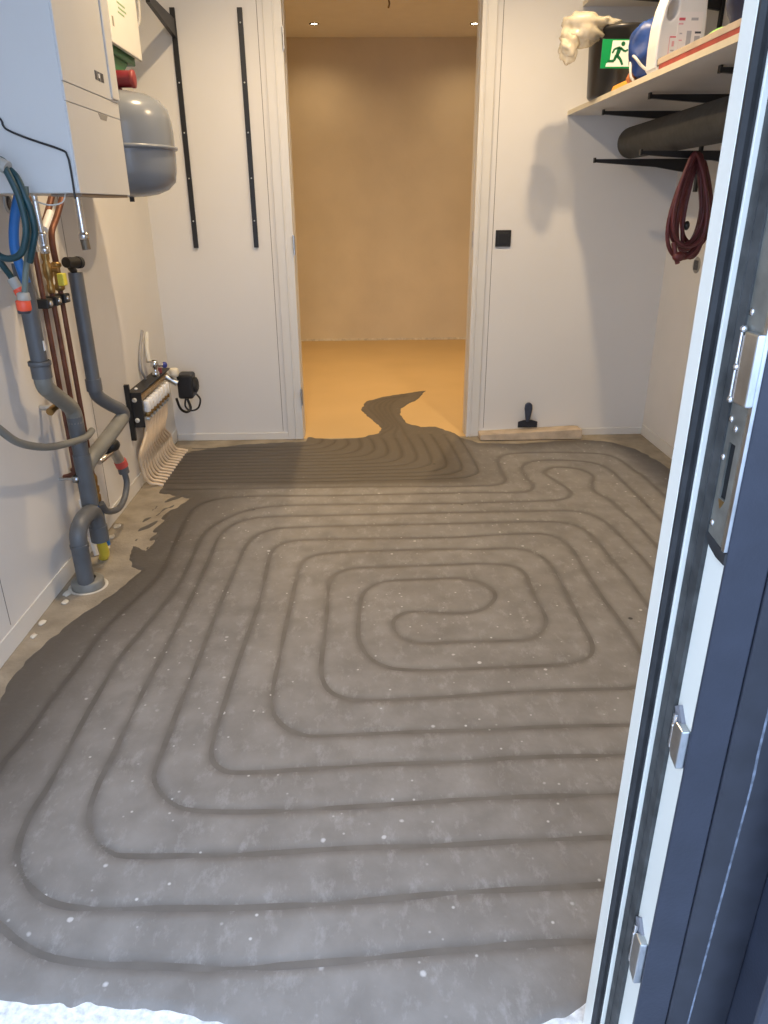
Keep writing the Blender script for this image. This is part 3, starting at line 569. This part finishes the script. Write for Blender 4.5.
tag(pipe('blue_hose', [(-.938, 2.2, 1.290), (-.958, 2.2, 1.244), (-.974, 2.2, 1.193), (-.982, 2.2, 1.140), (-.977, 2.2, 1.100), (-.968, 2.2, 1.05)], .0135, BLUE, None, 5, 14), 'bright blue hose hanging under the boiler', 'hose')
tag(pipe('waste_hose', [(-.985, 1.70, .90), (-.985, 1.80, .79), (-.98, 1.899, .701), (-.98, 1.991, .635), (-.975, 2.139, .575), (-.965, 2.286, .542), (-.96, 2.412, .522), (-.965, 2.49, .523)], .0115, mat('grey_waste_hose', (.19, .19, .17), .45, var=.12), None, 6, 14), 'grey waste hose sagging from left edge into drain stack', 'hose')

# ------------------------------------------------------------------ underfloor heating manifold
mf = empty('heating_manifold', (XL, 3.6, .24), 'black and white underfloor heating manifold low in the left corner', 'manifold')
MB().prism([(3.262, .245), (3.278, .245), (3.278, .50), (3.274, .508), (3.262, .505)], 'x', XL, XL+.022).build('wall_strip', BLACK, mf)
pl = box('end_plate', BLACK, XL+.006, -1.020, 3.272, 3.278, .305, .470, mf, .001)
for z in (.435, .340): MB().lathe((-1.052, 3.272, z), [(.011, 0), (.011, -.004), (.001, -.005)], 14, 'y').build('end_cap', PALE, pl)
box('top_plate', BLACK, XL+.002, -1.022, 3.278, 3.83, .462, .468, mf)
MB().ball((-1.06, 3.34, .472), .008, .010, .006, 10, 6).build('top_knob', WHITE, mf)
pipe('flow_bar', [(-1.045, 3.28, .435), (-1.045, 3.80, .435)], .017, BRASS, mf, 1)
pipe('return_bar', [(-1.045, 3.28, .335), (-1.045, 3.80, .335)], .017, STEEL, mf, 1)
for i in range(8):
    yy = 3.345+.052*i
    a = MB().lathe((-1.022, yy, .392), [(.001, -.030), (.014, -.030), (.0165, -.026), (.0165, .018), (.012, .026), (.001, .027)], 14).build('actuator', WHITE, mf)
    MB().lathe((-1.022, yy, .36), [(.010, 0), (.012, -.004), (.012, -.018), (.009, -.02)], 10).build('actuator_nut', BRASS, a)
    MB().cyl((-1.045, yy+.01, .335), (-1.020, yy+.01, .322), .009, 8).build('tube_coupling', STEEL, mf)
pu = box('pump', BLACK, -1.0, -.92, 3.84, 3.95, .295, .425, mf, .012)
MB().lathe((-.92, 3.90, .36), [(.04, 0), (.04, .012), (.03, .018), (.001, .018)], 18, 'x').build('pump_motor', RUBBER, pu)
pipe('pump_cable', [(-.97, 3.88, .295), (-.975, 3.87, .25), (-.95, 3.87, .225), (-.91, 3.88, .235), (-.895, 3.89, .28), (-.915, 3.90, .31)], .005, BLACK, mf, 6, 8)
pipe('pump_cable', [(-1.0, 3.80, .31), (-.99, 3.82, .25), (-.965, 3.84, .225), (-.945, 3.86, .24), (-.96, 3.87, .29)], .007, BLACK, mf, 6, 8)
MB().lathe((-.985, 3.76, .46), [(.001, -.022), (.020, -.022), (.024, -.01), (.024, .012), (.018, .02), (.001, .021)], 16).build('thermostat_cap', mat('cream_cap', (.78, .72, .58), .4), mf)
MB().cyl((-1.03, 3.76, .435), (-.975, 3.76, .40), .016, 12).build('mixer', STEEL, mf)
MB().lathe((-1.04, 3.62, 0), [(.012, .465), (.018, .47), (.018, .49), (.013, .495), (.013, .515), (.020, .52), (.020, .54), (.012, .548)], 14).build('vent_valve', CHROME, mf)
MB().cyl((-1.04, 3.62, .525), (-1.005, 3.64, .522), .010, 10).build('valve_stem', CHROME, mf)
MB().ball((-.998, 3.645, .520), .014, .016, .016, 12, 8).build('blue_knob', mat('deep_blue', (.03, .05, .30), .35), mf)
MB().cyl((-1.045, 3.70, .47), (-1.045, 3.70, .495), .016, 12).build('red_knob', mat('maroon', (.2, .04, .05), .4), mf)
pipe('supply_cable', [(-1.075, 3.56, .47), (-1.08, 3.52, .53), (-1.082, 3.55, .60), (-1.085, 3.64, .69)], .007, mat('grey_cable', (.30, .30, .31), .45), mf, 6, 10)
pipe('supply_tube', [(-1.06, 3.60, .545), (-1.07, 3.63, .60), (-1.082, 3.70, .67)], .012, PALE, mf, 6, 10)
for i in range(14):
    f = i/13; yt = 3.36+.030*i; yf = 3.31+.041*i
    tag(pipe('heating_tube', [(-1.045, yt, .322), (-1.047, yt-.01, .25), (-1.057, yt-.05-.05*(1-f), .18), (-1.062, yf-.035, .11), (-1.058, yf-.03, .06), (-1.042, yf-.015, .022), (-1.015, yf, .010), (-.985, yf+.005, .001)], .0085, TUBE, mf, 5, 10), None)

# ------------------------------------------------------------------ rails, switch
def rail(x, label):
    r_ = empty('wall_rail', (x, YB, 1.05), label, 'rail', 'black slotted shelf rails on the end wall')
    MB().box(x-.012, x+.012, YB-.012, YB, 1.05, 2.105).build('channel', BLACK, r_, .001)
    for z in (1.18, 1.38, 1.585, 1.80, 2.045): MB().ball((x, YB-.0125, z), .004, .0015, .004, 8, 5).build('screw', STEEL, r_)
    MB().box(x-.006, x+.006, YB-.004, YB, 1.035, 1.05).build('end_clip', PALE, r_)
    return r_
rail(-.552, 'bare black slotted rail on the end wall nearest the doorway')
ra = rail(-.866, 'black slotted rail with a bracket arm beside the grey vessel')
ar = tag(MB().prism([(4.038, 2.06), (4.038, 1.985), (3.60, 2.030), (3.60, 2.06)], 'x', -.876, -.858).build('shelf_bracket', BLACK), 'black bracket arm hooked into the rail behind the vessel', 'bracket')
sw = empty('light_switch', (.747, YB, 1.085), 'square black light switch right of the doorway', 'switch')
box('frame', BLACK, .7065, .7875, YB-.010, YB, 1.044, 1.126, sw, .002)
box('rocker', BLACK, .7195, .7745, YB-.014, YB-.009, 1.057, 1.113, sw, .002)

# ------------------------------------------------------------------ putty knife and plank by the end wall
wp = tag(MB().prism([(.660, .004), (1.245, .004), (1.245, .056), (1.22, .060), (.665, .036), (.660, .032)], 'y', 3.950, 4.040).build('timber_plank', mat('mortar_stained_wood', (.52, .42, .31), .8, var=.2, scale=15, bump=.4), bevel=.002), 'mortar-smeared timber strip lying along the foot of the end wall', 'plank')
pk = empty('putty_knife', (.94, 4.0, .04), 'wide putty knife with dark handle leaning on the timber strip', 'putty knife')
MB().prism([(.885, .060), (.997, .060), (.997, .094), (.965, .104), (.918, .104), (.885, .094)], 'y', 4.008, 4.013).build('blade', mat('dark_blade', (.03, .035, .05), .4, .5), pk)
MB().prism([(.93, .095), (.95, .095), (.955, .125), (.962, .17), (.96, .195), (.948, .206), (.932, .206), (.920, .195), (.918, .17), (.925, .125)], 'y', 4.002, 4.022).build('handle', mat('navy_grip', (.035, .045, .075), .45, var=.2, scale=40), pk, .005)

# ------------------------------------------------------------------ right-hand shelf and brackets
SX, SZ = 1.035, 1.655
sh = empty('wall_shelf', (1.33, 2.9, SZ), 'deep white shelf board loaded with bucket and detergent bottle', 'shelf')
box('board', SHELFM, SX+.002, XR, 1.75, YB, SZ, SZ+.020, sh)
box('edge_band', EDGE, SX, SX+.002, 1.75, YB, SZ, SZ+.020, sh)
us = empty('wall_shelf', (1.35, 3.0, 2.11), 'upper white shelf cut off by the top of the picture', 'shelf')
box('board', SHELFM, 1.069, XR, 2.2, YB, 2.11, 2.13, us); box('edge_band', EDGE, 1.067, 1.069, 2.2, YB, 2.11, 2.13, us)
def bracket(x0, yy, z, label, grp, deep=.062):
    b_ = empty('shelf_bracket', (XR, yy, z), label, 'bracket', grp)
    MB().prism([(x0, z), (XR-.012, z), (XR-.012, z-deep), (x0+.30, z-.036), (x0+.004, z-.014), (x0, z-.012)], 'y', yy-.010, yy+.010).build('arm', BLACK, b_, .001)
    MB().box(x0-.004, x0+.004, yy-.010, yy+.010, z-.016, z+.006).build('tip', BLACK, b_)
    return b_
G1, G2, G3 = 'brackets under the loaded shelf', 'brackets carrying the rolled mat', 'brackets under the upper shelf'
bracket(1.14, 3.80, SZ-.007, 'black shelf bracket under the farthest end of the loaded shelf', G1)
bracket(1.155, 3.25, SZ-.007, 'black shelf bracket in the middle under the loaded shelf', G1)
bracket(1.155, 2.64, SZ-.007, 'black shelf bracket nearest the door frame under the loaded shelf', G1)
bracket(1.115, 3.78, 1.445, 'bare-tipped black bracket under the far end of rolled mat', G2, .07)
bracket(1.135, 3.22, 1.445, 'black bracket under the mat from which the red hose hangs', G2, .07)
bracket(1.14, 3.80, 2.103, 'black bracket under the upper shelf at the top edge', G3)
for i, yy in enumerate((3.22, 3.79)):
    tag(box('wall_rail', BLACK, XR-.012, XR, yy-.014, yy+.014, 1.30, 2.4, None, .001), ('black upright rail behind the hanging red hose', 'black upright rail at the far end of the shelf wall')[i], 'rail', 'upright rails on the shelf wall')

rm = empty('rolled_mat', (1.30, 3.1, 1.45), 'thick dark grey rolled mat lying on brackets below the shelf', 'mat')
RA = .068; cx, cz = 1.288, 1.515
vs = []
MB().tube([(cx, 3.80, cz), (cx, 3.795, cz), (cx, 2.9, cz+.004), (cx, 2.0, cz+.006)], [RA-.006, RA, RA+.004, RA+.007], 36).build('roll', mat('dark_felt', (.042, .042, .04), .85, var=.2, scale=30, bump=.3), rm)
spi = [(cx+math.cos(t)*(.008+.0085*t/PI), 3.801, cz+math.sin(t)*(.008+.0085*t/PI)) for t in np.linspace(0, 6.6*PI, 70)]
MB().tube(spi, .0016, 5).build('roll_end_layers', INK, rm)

rh = empty('rubber_hose', (1.36, 3.2, 1.0), 'coiled dark red rubber hose hanging from a bracket', 'hose')
RM = mat('dark_red_rubber', (.13, .028, .03), .45, var=.25, scale=25)
rng = random.Random(5)
for i in range(9):
    f = i/8; cxx = 1.325+.07*f+rng.uniform(-.012, .012); wd = .052+.045*rng.random(); zb = 1.035+.06*rng.random(); yy = 3.150+.012*i; tilt = rng.uniform(-.02, .03)
    pts = []
    for t in np.linspace(0, 2*PI, 22):
        s, c_ = math.sin(t), math.cos(t)
        zz = (1.432+zb)/2+(1.432-zb)/2*c_
        u = (1.432-zz)/(1.432-zb)
        pts.append((cxx+wd*s*(.45+.75*u)+tilt*u, yy+.016*s, zz))
    MB().tube(smooth(pts, 2), .0085, 8, False).build('coil', RM, rh)
pipe('tail', [(1.29, 3.145, 1.10), (1.305, 3.14, 1.05), (1.318, 3.14, 1.018)], .010, RM, rh, 4, 8)
MB().ball((1.318, 3.14, 1.045), .028, .018, .020, 10, 6).build('tie', RM, rh)
MB().ball((1.335, 3.145, 1.165), .012, .012, .018, 10, 6).build('nozzle', BLACK, rh)

vt = empty('wall_vent', (XR, 3.654, .972), 'small round slotted vent on the right wall under the red hose', 'vent')
MB().lathe((XR, 3.654, .972), [(.001, -.006), (.034, -.006), (.038, -.003), (.038, 0)], 24, 'x').build('disc', mat('grey_vent', (.30, .29, .27), .5), vt)
for k in range(5): box('slot', INK, XR-.0075, XR-.0058, 3.654-.026+.010*k, 3.654-.021+.010*k, .972-.022, .972+.022, vt)
hk = tag(MB().tube(smooth([(XR, 3.30, 1.39), (XR-.03, 3.30, 1.385), (XR-.03, 3.30, 1.35), (XR-.01, 3.30, 1.34)]), .006, 8).build('wall_hook', PALE), 'pale plastic hook on the wall behind the red hose', 'hook')

# ------------------------------------------------------------------ things on the shelf
ZS = SZ+.0205
bk = empty('bucket', (1.12, 3.60, ZS), 'black plastic bucket at the far end of the shelf', 'bucket')
MB().lathe((1.135, 3.62, ZS), [(.001, .001), (.120, .001), (.126, .01), (.138, .24), (.146, .243), (.146, .258), (.134, .258), (.122, .02), (.001, .012)], 36).build('shell', mat('smoky_black_plastic', (.03, .028, .027), .3, var=.3, scale=10), bk)
pipe('handle', [(1.0, 3.56, ZS+.235), (1.02, 3.49, ZS+.20), (1.12, 3.465, ZS+.185), (1.23, 3.50, ZS+.20), (1.26, 3.56, ZS+.235)], .004, BLACK, bk)
# plastic bag draped over the bucket rim
def crumple(c, rx, ry, rz, seed, name, M, parent=None, amp=.16, n=36, m=24, squash=0):
    rg = np.random.default_rng(seed); W = rg.normal(0, 5, (14, 3)); ph = rg.uniform(0, 6.3, 14)
    def fn(d):
        s = sum(math.sin(W[i][0]*d.x+W[i][1]*d.y+W[i][2]*d.z+ph[i]) for i in range(14))
        return 1+amp*s/4+amp*.5*abs(math.sin(s*2))
    return MB().ball(c, rx, ry, rz, n, m, fn).build(name, M, parent)
BAGM = mat('clear_crinkled_film', (.80, .72, .56), .25, alpha=.5, var=.15, scale=30)
pb = empty('plastic_bag', (.94, 3.55, 1.80), 'crumpled clear plastic bag draped over the bucket rim', 'bag')
crumple((.945, 3.55, 1.925), .085, .08, .062, 4, 'film', BAGM, pb, .17)
crumple((.885, 3.53, 1.865), .036, .045, .062, 9, 'film', BAGM, pb, .2)
crumple((1.02, 3.57, 1.945), .07, .07, .022, 12, 'film', BAGM, pb, .2)
# escape route sign leaning on the bucket
sg = empty('exit_sign', (1.07, 3.45, ZS), 'green and white escape route sign with running man on bucket', 'sign')
gx0, gx1, gz0, gz1, gy = 1.005, 1.128, 1.768, 1.872, 3.456
SG = mat('sign_green', (.0, .25, .07), .4, var=.02); SWH = mat('sign_white', (.75, .80, .72), .4, var=.02)
box('panel', SG, gx0, gx1, gy, gy+.004, gz0, gz1, sg, .0008)
def S_(u, v): return (gx0+u*(gx1-gx0), gz0+v*(gz1-gz0))
MB().prism([S_(.34, .95), S_(.99, .95), S_(.99, .06), S_(.17, .06), S_(.19, .17), S_(.30, .25)], 'y', gy-.0008, gy).build('white_doorway', SWH, sg)
man = MB()
def limb(a, b_, w_):
    a, b_ = Vector(S_(*a)), Vector(S_(*b_)); d = (b_-a).normalized(); n = Vector((-d.y, d.x))*w_
    man.prism([tuple(a+n), tuple(b_+n*.8), tuple(b_-n*.8), tuple(a-n)], 'y', gy-.0018, gy-.0006)
limb((.60, .70), (.52, .42), .0085); limb((.62, .72), (.42, .66), .0045); limb((.42, .66), (.36, .52), .004); limb((.62, .70), (.78, .58), .0045); limb((.78, .58), (.88, .64), .004)
limb((.53, .44), (.66, .30), .006); limb((.66, .30), (.74, .12), .005); limb((.50, .44), (.44, .26), .006); limb((.44, .26), (.22, .24), .005)
hd = S_(.70, .84); man.prism([(hd[0]+.0085*math.cos(t), hd[1]+.0085*math.sin(t)) for t in np.linspace(0, 2*PI, 14)[:-1]], 'y', gy-.0018, gy-.0006)
man.build('running_figure', mat('figure_green', (.0, .12, .04), .5), sg)
# blue bag with white cord
bbg = empty('drawstring_bag', (1.07, 3.1, ZS), 'royal blue drawstring bag beside the detergent bottle', 'bag')
crumple((1.112, 3.17, ZS+.108), .086, .062, .104, 21, 'bag', mat('blue_nylon', (.008, .04, .19), .45, var=.35, scale=18), bbg, .09)
pipe('cord', [(1.045, 3.20, ZS+.10), (1.035, 3.115, ZS+.075), (1.06, 3.10, ZS+.045), (1.09, 3.09, ZS+.028), (1.12, 3.07, ZS+.03)], .005, PALE, bbg, 6, 8)
pipe('cord', [(1.045, 3.20, ZS+.10), (1.034, 3.16, ZS+.06), (1.037, 3.15, ZS+.02), (1.05, 3.15, ZS+.006)], .005, PALE, bbg, 6, 8)
tag(MB().prism([(1.047, ZS+.001), (1.11, ZS+.001), (1.105, ZS+.022), (1.055, ZS+.024)], 'y', 3.24, 3.42).build('orange_packet', mat('amber_packet', (.75, .33, .04), .5, var=.15, scale=30), bevel=.005), 'small orange packet in front of the black bucket', 'packet')
tag(crumple((1.06, 3.215, ZS+.022), .017, .02, .02, 31, 'orange_plug', mat('rust_plug', (.5, .16, .05), .5), None, .08, 16, 10), 'small rust-coloured plug next to the blue bag', 'plug')
# detergent bottle
db = empty('detergent_bottle', (1.13, 2.94, ZS), 'large white detergent bottle with looped handle on the shelf', 'bottle')
def bottle():
    outer = [(1.045, .0), (1.035, .012), (1.033, .08), (1.036, .14), (1.045, .19), (1.060, .235), (1.085, .27), (1.115, .29), (1.150, .29), (1.175, .27), (1.192, .22), (1.198, .14), (1.198, .02), (1.188, .0)]
    me = bpy.data.meshes.new('body'); bm = bmesh.new()
    hole = [(1.076+.017*math.cos(t)+.006*math.sin(t), .185+.034*math.sin(t)) for t in np.linspace(0, 2*PI, 15)[:-1]]
    ov = [bm.verts.new((x, 0, z)) for x, z in outer]; hv = [bm.verts.new((x, 0, z)) for x, z in hole]
    oe = [bm.edges.new((ov[i], ov[(i+1) % len(ov)])) for i in range(len(ov))]; he = [bm.edges.new((hv[i], hv[(i+1) % len(hv)])) for i in range(len(hv))]
    bmesh.ops.triangle_fill(bm, use_beauty=True, use_dissolve=False, edges=oe+he)
    g = bmesh.ops.extrude_face_region(bm, geom=bm.faces[:])
    for v in g['geom']:
        if isinstance(v, bmesh.types.BMVert): v.co.y += .095
    bmesh.ops.recalc_face_normals(bm, faces=bm.faces); bm.to_mesh(me); bm.free()
    me.materials.append(mat('white_hdpe', (.80, .79, .78), .3, var=.02))
    o = bpy.data.objects.new('body', me); COL.objects.link(o); o.parent = db; o.matrix_parent_inverse = Matrix.Translation(-db.location)
    o.location = (0, 2.90, ZS)
    b_ = o.modifiers.new('bevel', 'BEVEL'); b_.width = .016; b_.segments = 4; b_.limit_method = 'ANGLE'; b_.angle_limit = math.radians(60)
bottle()
MB().lathe((1.14, 2.947, ZS), [(.026, .285), (.026, .30), (.033, .302), (.033, .345), (.028, .35), (.001, .35)], 22).build('cap', WHITE, db)
lb = box('label', mat('label_white', (.84, .80, .80), .4), 1.098, 1.182, 2.8990, 2.9002, ZS+.02, ZS+.175, db)
RP = mat('red_print', (.62, .12, .16), .5); GP = mat('grey_label_print', (.42, .42, .46), .5); PKP = mat('pink_print', (.75, .42, .45), .5)
for (a, b_, c_, d_, M_) in ((1.118, 1.145, .150, .158, RP), (1.118, 1.140, .138, .143, PKP), (1.160, 1.190, .150, .158, GP), (1.094, 1.120, .100, .104, RP), (1.094, 1.098, .03, .104, PKP), (1.100, 1.118, .060, .064, GP), (1.100, 1.118, .048, .054, GP), (1.102, 1.116, .074, .09, PKP), (1.125, 1.142, .09, .094, PKP), (1.125, 1.140, .11, .114, GP), (1.125, 1.131, .066, .086, RP), (1.150, 1.172, .06, .12, GP), (1.178, 1.205, .112, .118, INK), (1.178, 1.203, .06, .105, GP)):
    box('label_print', M_, a-.018, b_-.024, 2.8983, 2.8992, ZS+c_, ZS+d_, lb)
# long straightedge along the shelf front
se = empty('straightedge_board', (1.06, 2.4, ZS), 'long beige and red board lying along the shelf edge', 'board')
box('red_side', mat('red_board', (.40, .07, .05), .5, var=.2, scale=20), 1.037, 1.085, 1.80, 2.865, ZS, ZS+.015, se)
box('beige_top', mat('beige_board', (.55, .44, .33), .6, var=.12, scale=15), 1.036, 1.087, 1.80, 2.880, ZS+.015, ZS+.034, se, .001)
box('end_cap', mat('grey_cap', (.2, .19, .17), .6), 1.0365, 1.0865, 2.880, 2.886, ZS+.012, ZS+.033, se)
tag(crumple((1.20, 2.46, ZS+.125), .115, .15, .12, 41, 'work_bag', mat('navy_nylon', (.010, .022, .075), .5, var=.5, scale=14), None, .07), 'navy blue soft bag behind the long board', 'bag')
tag(crumple((1.125, 2.62, ZS+.036), .034, .05, .034, 45, 'cleaning_cloth', mat('lime_green_cloth', (.18, .42, .08), .7, var=.2), None, .12, 20, 12), 'small lime green cloth between bottle and navy bag', 'cloth')
tag(MB().cyl((1.262, 2.72, ZS), (1.262, 2.72, ZS+.24), .03, 18, .026).build('spray_can', mat('olive_can', (.20, .17, .06), .4, var=.1)), 'dark olive can beside the detergent bottle', 'can')
